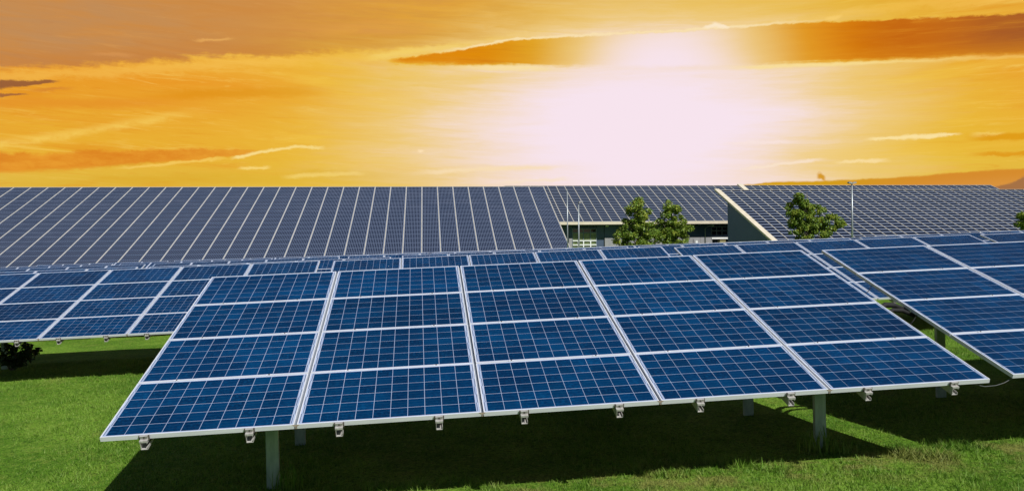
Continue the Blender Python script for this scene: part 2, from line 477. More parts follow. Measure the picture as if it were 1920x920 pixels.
def mat_ground():
    m, b, p = material('lawn', (0.08, 0.16, 0.015), 0.9, 0, 0.1)
    ge = b.node('ShaderNodeNewGeometry')
    c, f = grass_color(b, ge.outputs['Position'])
    fine = b.noise(ge.outputs['Position'], 38.0, 4, 0.7)
    c = b.mix(b.sstep(fine, 0.55, 0.38), c, b.mix(0.65, c, (0.02, 0.055, 0.005)))
    b.put(p.inputs['Base Color'], c)
    bp = b.node('ShaderNodeBump')
    bp.inputs['Strength'].default_value = 0.9
    bp.inputs['Distance'].default_value = 0.04
    b.put(bp.inputs['Height'], fine)
    b.put(p.inputs['Normal'], bp.outputs[0])
    return m


def mat_blade():
    m, b, p = material('grass blade', (0.08, 0.16, 0.015), 0.6, 0, 0.25)
    ge = b.node('ShaderNodeNewGeometry')
    c, f = grass_color(b, ge.outputs['Position'], ge.outputs['Random Per Island'])
    b.put(p.inputs['Base Color'], c)
    tr = b.node('ShaderNodeBsdfTranslucent')
    b.put(tr.inputs[0], c)
    mx = b.node('ShaderNodeMixShader')
    mx.inputs[0].default_value = 0.25
    b.nt.links.new(p.outputs[0], mx.inputs[1])
    b.nt.links.new(tr.outputs[0], mx.inputs[2])
    b.nt.links.new(mx.outputs[0], b.nt.nodes['Material Output'].inputs[0])
    return m


M_GROUND = mat_ground()
M_BLADE = mat_blade()


# ------------------------------------------------------------------ mesh helpers
class MB:
    def __init__(self):
        self.v, self.f, self.mi, self.uv = [], [], [], []

    def quad(self, pts, mi=0, uv=None):
        i = len(self.v)
        self.v += [tuple(p) for p in pts]
        self.f.append(tuple(range(i, i + len(pts))))
        self.mi.append(mi)
        self.uv.append(uv or [(0, 0)] * len(pts))

    def box(self, x0, x1, y0, y1, z0, z1, mi=0, bottom=True, uvtop=False):
        i = len(self.v)
        self.v += [(x0, y0, z0), (x1, y0, z0), (x1, y1, z0), (x0, y1, z0), (x0, y0, z1), (x1, y0, z1), (x1, y1, z1), (x0, y1, z1)]
        fs = [(4, 5, 6, 7), (0, 1, 5, 4), (1, 2, 6, 5), (2, 3, 7, 6), (3, 0, 4, 7)]
        if bottom:
            fs.append((3, 2, 1, 0))
        for k, q in enumerate(fs):
            self.f.append(tuple(i + j for j in q))
            self.mi.append(mi)
            self.uv.append([(0, 0), (1, 0), (1, 1), (0, 1)] if (uvtop and k == 0) else [(0, 0)] * 4)

    def prism(self, poly, axis, a0, a1, mi=0):
        """poly of 2-D points extruded along axis 0/1/2"""
        def P(p, a):
            q = [0, 0, 0]
            o = [k for k in (0, 1, 2) if k != axis]
            q[o[0]], q[o[1]], q[axis] = p[0], p[1], a
            return tuple(q)
        n = len(poly)
        i = len(self.v)
        self.v += [P(p, a0) for p in poly] + [P(p, a1) for p in poly]
        for k in range(n):
            self.f.append((i + k, i + (k + 1) % n, i + n + (k + 1) % n, i + n + k))
            self.mi.append(mi)
            self.uv.append([(0, 0)] * 4)
        self.f.append(tuple(range(i + n - 1, i - 1, -1)))
        self.f.append(tuple(range(i + n, i + 2 * n)))
        self.mi += [mi, mi]
        self.uv += [[(0, 0)] * n] * 2

    def tube(self, pts, rad, seg=8, mi=0, cap=True):
        pts = [Vector(p) for p in pts]
        rads = rad if isinstance(rad, (list, tuple)) else [rad] * len(pts)
        i = len(self.v)
        up = Vector((0.31, 0.17, 0.93))
        for k, p in enumerate(pts):
            d = (pts[min(k + 1, len(pts) - 1)] - pts[max(k - 1, 0)]).normalized()
            s = d.cross(up)
            if s.length < 1e-3:
                s = d.cross(Vector((1, 0, 0)))
            s.normalize()
            t = d.cross(s)
            for j in range(seg):
                an = 2 * math.pi * j / seg
                self.v.append(tuple(p + (s * math.cos(an) + t * math.sin(an)) * rads[k]))
        for k in range(len(pts) - 1):
            for j in range(seg):
                a, c = i + k * seg + j, i + k * seg + (j + 1) % seg
                self.f.append((a, c, c + seg, a + seg))
                self.mi.append(mi)
                self.uv.append([(0, 0)] * 4)
        if cap:
            self.f.append(tuple(i + j for j in range(seg)))
            self.f.append(tuple(i + (len(pts) - 1) * seg + j for j in range(seg - 1, -1, -1)))
            self.mi += [mi, mi]
            self.uv += [[(0, 0)] * seg] * 2

    def mesh(self, name, mats, smooth=False):
        me = bpy.data.meshes.new(name)
        me.from_pydata(self.v, [], self.f)
        for m in (mats if isinstance(mats, (list, tuple)) else [mats]):
            me.materials.append(m)
        me.polygons.foreach_set('material_index', self.mi)
        if any(any(c != (0, 0) for c in u) for u in self.uv):
            l = me.uv_layers.new(name='UVMap')
            l.data.foreach_set('uv', [c for u in self.uv for p in u for c in p])
        if smooth:
            me.polygons.foreach_set('use_smooth', [True] * len(me.polygons))
        import bmesh
        bm = bmesh.new()
        bm.from_mesh(me)
        bmesh.ops.recalc_face_normals(bm, faces=bm.faces)
        bm.to_mesh(me)
        bm.free()
        me.update()
        return me


def link(name, me, parent=None, loc=(0, 0, 0), rot=(0, 0, 0)):
    o = bpy.data.objects.new(name, me)
    COL.objects.link(o)
    if parent is not None:
        o.parent = parent
    o.location = loc
    o.rotation_euler = rot
    return o


def tag(o, label=None, cat=None, group=None, kind=None):
    if label: o['label'] = label
    if cat: o['category'] = cat
    if group: o['group'] = group
    if kind: o['kind'] = kind
    return o


def empty(name, loc, rot, label, cat, group=None):
    return tag(link(name, None, None, loc, rot), label, cat, group)


# ------------------------------------------------------------------ ground
SLOPE = R(1.87)
TS = math.tan(SLOPE)


def fall(y):
    """cross slope and drop of the lawn: it flattens and sinks a little towards the halls"""
    t = max(0.0, min(1.0, (y - 9.0) / 36.0))
    return TS - (TS - 0.0215) * t, -0.19 * t


def gz(x, y=0.0):
    k, o = fall(y)
    return o + k * max(-70.0, min(90.0, x))


def make_ground():
    xs = np.r_[-3000, -1000, -300, -120, -70, np.linspace(-40, 60, 51), 90, 130, 300, 1000, 3000]
    ys = np.r_[-3000, -800, -200, -60, np.linspace(-20, 70, 46), 120, 300, 1000, 3000]
    mb = MB()
    n = len(ys)
    for x in xs:
        for y in ys:
            dz = 0.0
            if -20 < y < 40 and -20 < x < 40:
                dz = 0.012 * math.sin(x * 1.3 + y * 0.7) + 0.012 * math.sin(y * 1.1 - x * 0.6)
            mb.v.append((float(x), float(y), gz(float(x), float(y)) + dz))
    for i in range(len(xs) - 1):
        for j in range(n - 1):
            mb.f.append((i * n + j, (i + 1) * n + j, (i + 1) * n + j + 1, i * n + j + 1))
            mb.mi.append(0)
            mb.uv.append([(0, 0)] * 4)
    g = link('ground', mb.mesh('ground', M_GROUND, True))
    tag(g, 'mown green lawn rising gently to the right', 'lawn', kind='structure')


make_ground()


def blades(name, n, xr, yr, h, w, label, kind='stuff', keep=None, lean=0.5, power=1.0):
    x = rng.uniform(*xr, n)
    y = yr[0] + (yr[1] - yr[0]) * rng.uniform(0, 1, n) ** power
    if keep is not None:
        k = keep(x, y)
        x, y = x[k], y[k]
        n = len(x)
    an = rng.uniform(0, 2 * math.pi, n)
    la = rng.uniform(0, 2 * math.pi, n)
    hh = h * rng.uniform(0.45, 1.25, n) * (0.8 + 0.25 * np.sin(x * 3.1 + np.sin(y * 2.7) * 2) * np.sin(y * 3.7 + 1) + 0.3 * np.sin(x * 13.0 + 3 * np.sin(y * 5.1)) * np.sin(y * 11.0 + 2 * np.sin(x * 4.3)))
    ww = w * rng.uniform(0.7, 1.3, n)
    z = TS * x + 0.012 * np.sin(x * 1.3 + y * 0.7) + 0.012 * np.sin(y * 1.1 - x * 0.6) - 0.004
    ll = hh * rng.uniform(0.1, 1.0, n) * lean * 2
    v = np.empty((n, 3, 3), np.float32)
    dx, dy = np.cos(an) * ww / 2, np.sin(an) * ww / 2
    v[:, 0] = np.c_[x - dx, y - dy, z]
    v[:, 1] = np.c_[x + dx, y + dy, z]
    v[:, 2] = np.c_[x + np.cos(la) * ll, y + np.sin(la) * ll, z + hh]
    me = bpy.data.meshes.new(name)
    me.vertices.add(n * 3)
    me.vertices.foreach_set('co', v.ravel())
    me.loops.add(n * 3)
    me.loops.foreach_set('vertex_index', np.arange(n * 3, dtype=np.int32))
    me.polygons.add(n)
    me.polygons.foreach_set('loop_start', np.arange(0, n * 3, 3, dtype=np.int32))
    me.polygons.foreach_set('loop_total', np.full(n, 3, np.int32))
    me.materials.append(M_BLADE)
    me.update()
    o = link(name, me)
    tag(o, label, 'grass', kind=kind)
    return o


blades('grass', 520000, (-7, 16), (-2.6, 12.5), 0.05, 0.009, 'short mown grass blades covering the lawn round the solar tables', power=1.5)



def tuft_spots(x, y):
    f = np.sin(x * 2.3 + 1.7 * np.sin(y * 3.1)) + np.sin(y * 4.4 + 1.3 * np.sin(x * 1.9)) + 0.8 * np.sin(x * 7.1 + y * 5.3)
    return f > 1.15


blades('long_grass', 60000, (1.5, 12), (-1.6, 0.75), 0.10, 0.012, 'longer ragged grass tufts along the front of the nearest table', keep=tuft_spots, lean=0.7)
blades('long_grass', 50000, (-6, 2), (0.0, 9.0), 0.075, 0.011, 'longer grass tufts scattered over the lawn left of the nearest table', keep=tuft_spots, lean=0.7)

# ------------------------------------------------------------------ solar tables
TILT = R(18.10)
CT, ST = math.cos(TILT), math.sin(TILT)
CP, RP = 1.685, 1.00645           # module pitch along and up the table
PW, PH = 1.660, 0.9955            # module size
EDGE_Y, EDGE_Z = -0.294, 0.8994   # lower edge above the table's base


def pt(u, v, n=0.0):
    return (u, EDGE_Y + v * CT - n * ST, EDGE_Z + v * ST + n * CT)


CELL, CPITCH = 0.1530, 0.1582
CX0 = (PW - 10 * CPITCH) / 2
CY0 = (PH - 6 * CPITCH) / 2


def mesh_panel():
    mb = MB()
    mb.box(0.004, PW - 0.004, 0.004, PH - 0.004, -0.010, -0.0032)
    mb.mi[-1] = 2                                       # underside darkened to cut light bouncing below the table
    for s in (0, 1):                                    # connection ribbons in the side margins
        for x in (0.019, 0.029):
            for j in range(6):
                if (j + (x > 0.02)) % 2 == s:
                    xx = x if s == 0 else PW - x
                    y0 = CY0 + j * CPITCH + 0.01
                    mb.box(xx - 0.0028, xx + 0.0028, y0, y0 + CPITCH * 1.0, -0.0032, -0.0025, 1, False)
    return mb.mesh('solar_panel', [M_BACK, M_RIBBON, M_UNDER])


def mesh_frame():
    mb = MB()
    w, d = 0.0095, 0.042
    mb.box(0, PW, 0, w, -d, 0)
    mb.box(0, PW, PH - w, PH, -d, 0)
    mb.box(0, w, w, PH - w, -d, -0.0003)
    mb.box(PW - w, PW, w, PH - w, -d, -0.0003)
    mb.box(0.002, PW - 0.002, w, 0.028, -d, -d + 0.002)
    mb.box(0.002, PW - 0.002, PH - 0.028, PH - w, -d, -d + 0.002)
    return mb.mesh('frame', M_FRAME)


def mesh_cell():
    mb = MB()
    mb.box(0, CELL, 0.0014, CELL - 0.0014, -0.0026, -0.0014, 0, False, True)
    return mb.mesh('cell', M_CELL)


def mesh_field():
    mb = MB()
    for i in range(10):
        for j in range(6):
            x, y = CX0 + i * CPITCH + 0.0026, CY0 + j * CPITCH + 0.0026
            mb.box(x, x + CELL, y + 0.0014, y + CELL - 0.0014, -0.0026, -0.0014, 0, False, True)
    return mb.mesh('cell_field', M_CELL)


def mesh_rail():
    # C-shaped rail, running up the slope under the modules; local y along the rail
    W2, H, t = 0.030, 0.082, 0.004
    L0, L1 = -0.042, 4 * RP + 0.01
    mb = MB()
    mb.box(-W2, W2, L0, L1, -t, 0)
    mb.box(-W2, -W2 + t, L0, L1, -H + t, -t)
    mb.box(-W2, W2, L0, L1, -H, -H + t)
    mb.box(W2 - t, W2, L0, L1, -0.024, -t)
    mb.box(W2 - t, W2, L0, L1, -H + t, -H + 0.026)
    return mb.mesh('rail', M_CLAMP)


def mesh_end_clamp():
    mb = MB()
    mb.box(-0.034, 0.034, -0.011, -0.003, 0.006, 0.040, 0)
    mb.box(-0.034, 0.034, -0.024, -0.003, 0.036, 0.042, 0)
    mb.box(-0.034, 0.034, -0.040, -0.003, 0.0005, 0.006, 0)
    mb.box(-0.034, 0.034, -0.044, -0.040, -0.012, 0.006, 0)
    for s in (-1, 1):
        mb.box(s * 0.040 - 0.0055, s * 0.040 + 0.0055, -0.009, -0.0005, -0.002, 0.041, 1)
    mb.tube([(0, -0.011, 0.020), (0, -0.017, 0.020)], 0.007, 8, 1)
    return mb.mesh('end_clamp', [M_CLAMP, M_RUBBER])


def mesh_mid_clamp():
    mb = MB()
    mb.box(-0.030, 0.030, -0.011, 0.011, 0.0004, 0.0032, 0)
    mb.tube([(0, 0, 0.003), (0, 0, 0.010)], 0.0075, 6, 1)
    return mb.mesh('clamp', [M_FRAME, M_RUBBER])


def mesh_purlin():
    mb = MB()
    L = 5 * CP
    mb.box(0.55, L - 0.55, -0.004, 0.004, -0.10, 0)
    mb.box(0.55, L - 0.55, 0.004, 0.05, -0.006, 0)
    mb.box(0.55, L - 0.55, 0.004, 0.05, -0.10, -0.094)
    return mb.mesh('purlin', M_GALV_D)


def mesh_post(h):
    mb = MB()
    w, d, t = 0.064, 0.05, 0.005
    mb.box(-w, w, 0, t, -0.3, h)
    mb.box(-w, -w + t, t, d, -0.3, h)
    mb.box(w - t, w, t, d, -0.3, h)
    mb.box(-w + t, -w + 0.02, d - t, d, -0.3, h)
    mb.box(w - 0.02, w - t, d - t, d, -0.3, h)
    return mb.mesh('post', M_GALV)


def mesh_joint():
    mb = MB()
    mb.box(-0.0125, 0.0125, 0.004, 4 * RP - 0.008, -0.004, 0)
    return mb.mesh('joint_strip', M_JOINT)


ME_JOINT = mesh_joint()
ME_PANEL, ME_FRAME, ME_CELL, ME_FIELD = mesh_panel(), mesh_frame(), mesh_cell(), mesh_field()
ME_RAIL, ME_END, ME_MID, ME_PURLIN = mesh_rail(), mesh_end_clamp(), mesh_mid_clamp(), mesh_purlin()
FY, RY = 0.86, 2.62               # front and rear posts, measured back from the base line


def under(y):
    return EDGE_Z + (y - EDGE_Y) * math.tan(TILT) - (0.042 + 0.082) / CT


ME_POST_F, ME_POST_R = mesh_post(under(FY) - 0.02), mesh_post(under(RY) - 0.02)


def mesh_rust():
    mb = MB()
    mb.prism([(-0.035, 0.0), (0.035, 0.0), (0.012, -0.020), (0.006, -0.042), (-0.006, -0.042), (-0.012, -0.020)], 1, -0.0012, -0.0004)
    return mb.mesh('rust_stain', M_RUST)


ME_RUST = mesh_rust()


def make_table(loc, label, cells=(), detail=2, slope=SLOPE):
    """cells: set of (col,row) modules whose cells are built one by one (row 0 = lowest)"""
    root = empty('solar_table', loc, (0, -slope, 0), label, 'solar table', 'tilted solar tables standing in rows on the lawn')
    for c in range(5):
        for r in range(4):
            p = link('solar_panel', ME_PANEL, root, pt(c * CP + 0.0125, r * RP + 0.0055, random.uniform(-1, 1) * 0.0012 * (detail > 1)),
                     (TILT + random.uniform(-1, 1) * 0.0012, random.uniform(-1, 1) * 0.0008, 0))
            link('frame', ME_FRAME, p)
            if (c, r) in cells:
                for i in range(10):
                    for j in range(6):
                        link('cell', ME_CELL, p, (CX0 + i * CPITCH + 0.0026, CY0 + j * CPITCH + 0.0026, 0))
            else:
                tag(link('cell_field', ME_FIELD, p), kind='stuff')
    for u, me, y in ((1.235, ME_POST_F, FY), (7.22, ME_POST_F, FY), (1.235, ME_POST_R, RY), (7.13, ME_POST_R, RY)):
        # posts stand plumb although the row follows the slope
        link('post', me, root, (u, y, 0), (0, SLOPE * 0.6, 0))
    for c in range(1, 5):
        link('joint_strip', ME_JOINT, root, pt(c * CP, 0, -0.026), (TILT, 0, 0))
    for y in (FY, RY):
        link('purlin', ME_PURLIN, root, (0, y + 0.003, under(y) - 0.004), (0, 0, 0))
    if detail == 0:
        return root
    for c in range(5):
        for off in (0.385, 1.285):
            u = c * CP + off
            rl = link('rail', ME_RAIL, root, pt(u, 0, -0.0425), (TILT, 0, 0))
            link('end_clamp', ME_END, rl)
            if detail > 1:
                for r in (1, 2, 3):
                    link('clamp', ME_MID, root, pt(u, r * RP, 0.0012), (TILT, 0, 0))
    if detail > 1:
        for c in range(1, 5):
            link('rust_stain', ME_RUST, root, pt(c * CP + random.uniform(-0.004, 0.004), 0.006, -0.001), (TILT, 0, 0))
    return root


def gw(a, d, n=0.0):
    """ground-plane coordinates (along, depth, up) to world"""
    return (a * math.cos(SLOPE) - n * math.sin(SLOPE), d, a * math.sin(SLOPE) + n * math.cos(SLOPE))


bottom = {(c, 0) for c in range(5)}
top_row = {(c, 3) for c in range(5)}
make_table(gw(0, 0), 'nearest and largest solar table, whole in view in the middle foreground', bottom)
make_table(gw(8.8276, 0.223, -0.0198), 'large solar table cut off by the right edge, beside the nearest table', {(0, 0), (0, 1), (0, 2), (0, 3), (1, 3)})
make_table(gw(-8.1919, 9.3065, 0.0242), 'solar table at the left edge with its lower edge and a dark shrub under it', {(3, 3), (3, 2), (3, 1), (2, 2), (2, 1)})
make_table(gw(0.6072, 8.90, 0.0089), 'solar table right behind the nearest one, only its top row of panels showing', top_row, 1)
make_table(gw(9.4162, 9.1346, -0.0331), 'solar table behind the gap between the two front tables', top_row, 1)
make_table(gw(18.225, 9.25, -0.05), 'solar table behind the right front table, cut by the right frame edge', (), 1)
ORD = ['first', 'second', 'third', 'fourth', 'fifth', 'sixth', 'seventh', 'eighth']
ROWS = [(17.85, -15.6, 6), (26.8, -18.4, 7), (35.7, -23.2, 8), (44.6, -23.0, 8)]
for k, (d, a0, n) in enumerate(ROWS):
    for i in range(n):
        make_table((a0 + 8.81 * i, d, gz(a0 + 8.81 * i, d) + random.uniform(-0.02, 0.02)),
                   f'{ORD[i]} solar table from the left in the {ORD[k + 2]} row back, mostly hidden by nearer rows', (), 0, math.atan(fall(d)[0]))

# cables and conduits in the gap between the front tables
mb = MB()
mb.tube([gw(8.34, 1.62, 1.33), gw(8.44, 1.66, 1.43), gw(8.56, 1.70, 1.475), gw(8.70, 1.73, 1.46), gw(8.90, 1.76, 1.37)], 0.034, 8)
mb.tube([gw(8.34, 1.50, 1.30), gw(8.46, 1.53, 1.385), gw(8.58, 1.57, 1.42), gw(8.72, 1.60, 1.405), gw(8.90, 1.64, 1.33)], 0.026, 8)
tag(link('cable_conduit', mb.mesh('cable_conduit', M_BLACK, True)), 'pair of black cable conduits arched across the gap between the two front tables', 'conduit')
for (u, v) in ((2.62, 0), (1.62, 1)):
    mb = MB()
    y0 = EDGE_Y + u * CT + 0.2
    z0 = EDGE_Z + u * ST
    mb.tube([gw(8.86, y0 + 0.05, z0 - 0.03), gw(8.76, y0 + 0.02, z0 - 0.13), gw(8.62, y0 - 0.02, z0 - 0.20), gw(8.40, y0 - 0.04, z0 - 0.14)], 0.0045, 6)
    tag(link('cable', mb.mesh('cable', M_BLACK, True)),
        ['thin dark cable hanging in the upper half of the gap between the front tables', 'thin dark cable hanging in the lower half of the gap between the front tables'][v], 'cable', 'cables between the two front tables')
mb = MB()
mb.tube([gw(8.30, -0.20, 0.84), gw(8.45, -0.16, 0.80), gw(8.62, -0.10, 0.79), gw(8.75, -0.05, 0.80), gw(8.95, 0.02, 0.85)], 0.0032, 6)
tag(link('cable', mb.mesh('cable', M_GREYCABLE, True)), 'pale grey cable slung between the lower front corners of the front tables', 'cable', 'cables between the two front tables')


# ------------------------------------------------------------------ buildings
M_ROOFGLASS_L = mat_mottled('dark navy cells', (0.004, 0.007, 0.022), (0.007, 0.011, 0.030), 0.7, 0.4)
M_ROOFGLASS_L.node_tree.nodes['Principled BSDF'].inputs['Specular IOR Level'].default_value = 0.15
M_ROOFBACK_L = mat_mottled('pale blue-grey panel backing', (0.085, 0.115, 0.19), (0.11, 0.14, 0.22), 0.6, 0.6)
M_ROOFGLASS = mat_mottled('dark thin-film glass', (0.004, 0.008, 0.022), (0.007, 0.012, 0.032), 0.5, 0.4)
M_ROOFGLASS.node_tree.nodes['Principled BSDF'].inputs['Specular IOR Level'].default_value = 0.15
M_ROOFBAND = mat_mottled('grey panel border', (0.135, 0.165, 0.235), (0.165, 0.195, 0.26), 0.5, 0.6)
M_STRIP = mat_mottled('pale metal cover strip', (0.44, 0.415, 0.36), (0.52, 0.485, 0.41), 0.8, 0.5)
M_CREAM = mat_mottled('cream painted trim', (0.62, 0.55, 0.42), (0.70, 0.63, 0.50), 1.5, 0.5)
M_ROOFDECK = mat_mottled('roof sheet', (0.16, 0.17, 0.19), (0.2, 0.21, 0.23), 2.0, 0.6)
M_WALL_D = mat_mottled('dark blue-grey cladding', (0.045, 0.075, 0.135), (0.058, 0.092, 0.155), 1.0, 0.6)
M_WALL_L = mat_mottled('light grey panel', (0.25, 0.25, 0.27), (0.30, 0.30, 0.31), 1.2, 0.7)
M_WALL_G = mat_mottled('gable cladding', (0.065, 0.125, 0.24), (0.075, 0.14, 0.26), 0.8, 0.6)
M_GLASS_DK = material('dark window glass and doorway shade', (0.004, 0.006, 0.008), 0.06, 0, 0.6)[0]
M_GLASS_MEADOW = mat_mottled('glass with painted meadow reflection', (0.10, 0.15, 0.05), (0.20, 0.24, 0.12), 1.1, 0.15, stretch=(1, 1, 3))  # reflected meadow painted into the pane colour as green mottling
M_WINFRAME = material('grey window frame', (0.13, 0.17, 0.20), 0.5)[0]
M_WHITE = material('white paint', (0.78, 0.80, 0.80), 0.5)[0]
M_ZINC = material('zinc pipe', (0.34, 0.38, 0.40), 0.4, 0.5)[0]
M_OCHRE = material('ochre stack', (0.32, 0.28, 0.12), 0.8)[0]
M_INSIDE = mat_mottled('lit meadow reflection', (0.16, 0.22, 0.07), (0.10, 0.16, 0.05), 1.0, 0.6)


def mesh_roof_panel_cells(pw, ph):
    mb = MB()
    mb.box(0.02, pw - 0.02, 0.0, ph - 0.03, 0.0, 0.035)
    k = (pw - 0.18) / 10
    for i in range(10):
        x = 0.09 + i * k
        mb.box(x + 0.2 * k, x + 0.8 * k, 0.055, ph - 0.075, 0.0352, 0.0372, 1, False)
    return mb.mesh('solar_panel', [M_ROOFBACK_L, M_ROOFGLASS_L])


def mesh_roof_panel_film(pw, ph):
    mb = MB()
    mb.box(0.02, pw - 0.02, 0.0, ph - 0.02, 0.0, 0.035)
    mb.box(0.06, pw - 0.06, 0.0 + ph * 0.32, ph - 0.02, 0.0352, 0.0372, 1, False)
    return mb.mesh('solar_panel', [M_ROOFBAND, M_ROOFGLASS])


def roof_field(roof, x0, ncol, pw, y_low, z_low, slope, nrow, ph, me, picks, strip_w):
    """panels on a roof pitch: low edge at (y_low, z_low), rising towards +y"""
    cs, sn = math.cos(slope), math.sin(slope)
    rest = MB()
    src_v = [v.co.copy() for v in me.vertices]
    src_f = [tuple(p.vertices) for p in me.polygons]
    src_m = [p.material_index for p in me.polygons]
    for c in range(ncol):
        for r in range(nrow):
            X, s = x0 + c * pw, r * ph
            loc = Vector((X, y_low + s * cs - 0.02 * sn, z_low + s * sn + 0.02 * cs))
            if (c, r) in picks:
                link('solar_panel', me, roof, loc, (slope, 0, 0))
            else:
                i = len(rest.v)
                rest.v += [(loc.x + v.x, loc.y + v.y * cs - v.z * sn, loc.z + v.y * sn + v.z * cs) for v in src_v]
                rest.f += [tuple(i + k for k in f) for f in src_f]
                rest.mi += src_m
                rest.uv += [[(0, 0)] * len(f) for f in src_f]
    if rest.v:
        tag(link('solar_panels', rest.mesh('solar_panels', list(me.materials)), roof), kind='stuff')
    L = nrow * ph
    mb = MB()
    mb.box(-strip_w / 2, strip_w / 2, -0.02, L, 0.0, 0.065)
    ms = mb.mesh('cover_strip', M_STRIP)
    for c in range(ncol + 1):
        link('cover_strip', ms, roof, (x0 + c * pw, y_low - 0.02 * sn, z_low + 0.02 * cs), (slope, 0, 0))


def roof_slab(name, root, x0, x1, yl, zl, yh, zh, th, mat):
    mb = MB()
    mb.prism([(yl, zl), (yh, zh), (yh, zh - th), (yl, zl - th)], 0, x0, x1)
    return link(name, mb.mesh(name, mat), root)


def box_part(name, root, x0, x1, y0, y1, z0, z1, mat):
    mb = MB()
    mb.box(x0, x1, y0, y1, z0, z1)
    return link(name, mb.mesh(name, mat), root)


# long hall on the left: single pitch, ridge at the back
bl = empty('hall_building', (0, 0, 0), (0, 0, 0), 'long low hall filling the left background, its whole roof covered in navy solar panels', 'building')
LS = math.atan2(8.94 - 2.13, 16.0)
YL, ZL = 59.5, 8.94 - 20.5 * math.tan(LS)
LX1, LPW, LN = 16.03, 1.70, 37
LX0 = LX1 - LPW * LN
rf = roof_slab('roof', bl, LX0 - 0.1, LX1 + 0.1, YL - 0.1, ZL - 0.04, 80.1, 8.94 + 0.02, 0.35, M_ROOFDECK)
nr = 21
ph = 20.5 / math.cos(LS) / nr
pk = sorted(((c, r) for c in range(9, LN) for r in range(nr)), key=lambda q: (q[1] * 0.7 + abs(q[0] - 26) * 0.35))[:300]
roof_field(rf, LX0, LN, LPW, YL, ZL, LS, nr, ph, mesh_roof_panel_cells(LPW - 0.02, ph), set(pk), 0.075)
box_part('wall', bl, LX0 + 0.3, LX1 - 0.4, YL + 0.8, 79.5, gz(LX0) - 1.0, ZL - 0.35, M_WALL_L)
mb = MB()
mb.prism([(YL + 0.8, ZL - 0.36), (79.5, ZL - 0.36), (79.5, 8.94 - 0.6), (YL + 0.8, ZL + 0.05 - 0.36)], 0, LX0 + 0.3, LX1 - 0.4)
link('gable', mb.mesh('gable', M_WALL_D), bl)
box_part('ridge_cap', bl, LX0 - 0.1, LX1 + 0.1, 79.98, 80.2, 8.92, 9.02, M_STRIP)

# hall in the middle, behind: cream fascia, dark wall over grey panels
MS = math.atan2(10.57 - 5.20, 101 - 87.8)


def film_hall(label, x0, ncol, yl, zl, yh, zh, nrow, picks, pw=1.2, strip=0.075):
    s = math.atan2(zh - zl, yh - yl)
    root = empty('hall_building', (0, 0, 0), (0, 0, 0), label, 'building')
    x1 = x0 + ncol * pw
    roof = roof_slab('roof', root, x0 - 0.05, x1 + 0.05, yl - 0.05, zl - 0.03, yh + 0.05, zh + 0.01, 0.2, M_ROOFDECK)
    p = (yh - yl) / math.cos(s) / nrow
    roof_field(roof, x0, ncol, pw, yl, zl, s, nrow, p, mesh_roof_panel_film(pw - 0.01, p), picks, strip)
    box_part('ridge_cap', root, x0 - 0.05, x1 + 0.05, yh + 0.04, yh + 0.2, zh - 0.1, zh + 0.09, M_STRIP)
    return root, roof, x1


mid_cols = 28
pk = {(c, r) for c in range(1, 16) for r in range(20)}
MX0 = 47.35 - mid_cols * 1.2
bm_, mroof, MX1 = film_hall('middle hall with cream fascia and dark upper wall, behind the pair of trees', MX0, mid_cols, 87.8, 5.20, 101.0, 10.57, 22, pk)
box_part('fascia', bm_, MX0 - 0.1, MX1 + 0.6, 87.55, 87.74, 4.86, 5.21, M_CREAM)
box_part('soffit', bm_, MX0, MX1, 87.75, 88.95, 4.80, 4.86, M_WALL_D)
WY = 89.0
# upper wall as vertical cladding panels
pw_ = 1.55
x = MX0 + 1
mb = MB()
mb.box(0, pw_ - 0.025, 0, 0.12, 0, 1.60)
me_up = mb.mesh('wall_panel', M_WALL_D)
mb = MB()
mb.box(0, pw_ - 0.02, -0.05, 0.12, 0, 3.6)
me_lo = mb.mesh('wall_panel', M_WALL_L)
box_part('wall', bm_, MX0 + 0.5, MX1, WY + 0.13, 100.5, 0, 4.81, M_WALL_D)
W1 = (21.0, 24.02, 4.44, 0.9)     # window: x0, x1, top, bottom
W2 = (38.95, 42.2, 4.55, 1.2)
k = 0
xs = [MX0 + 0.5 + i * pw_ for i in range(int((MX1 - MX0) / pw_))]
for x in xs:
    if x + pw_ < W1[0] + 0.2 or (x > W1[1] - 0.25 and x + pw_ < W2[0] + 0.2) or x > W2[1]:
        link('wall_panel', me_up, bm_, (x, WY, 3.20))
        link('wall_panel', me_lo, bm_, (x, WY, -0.41))
    elif x + pw_ < W1[1] + 1.6 and x > W1[0] - 1.6:
        pass


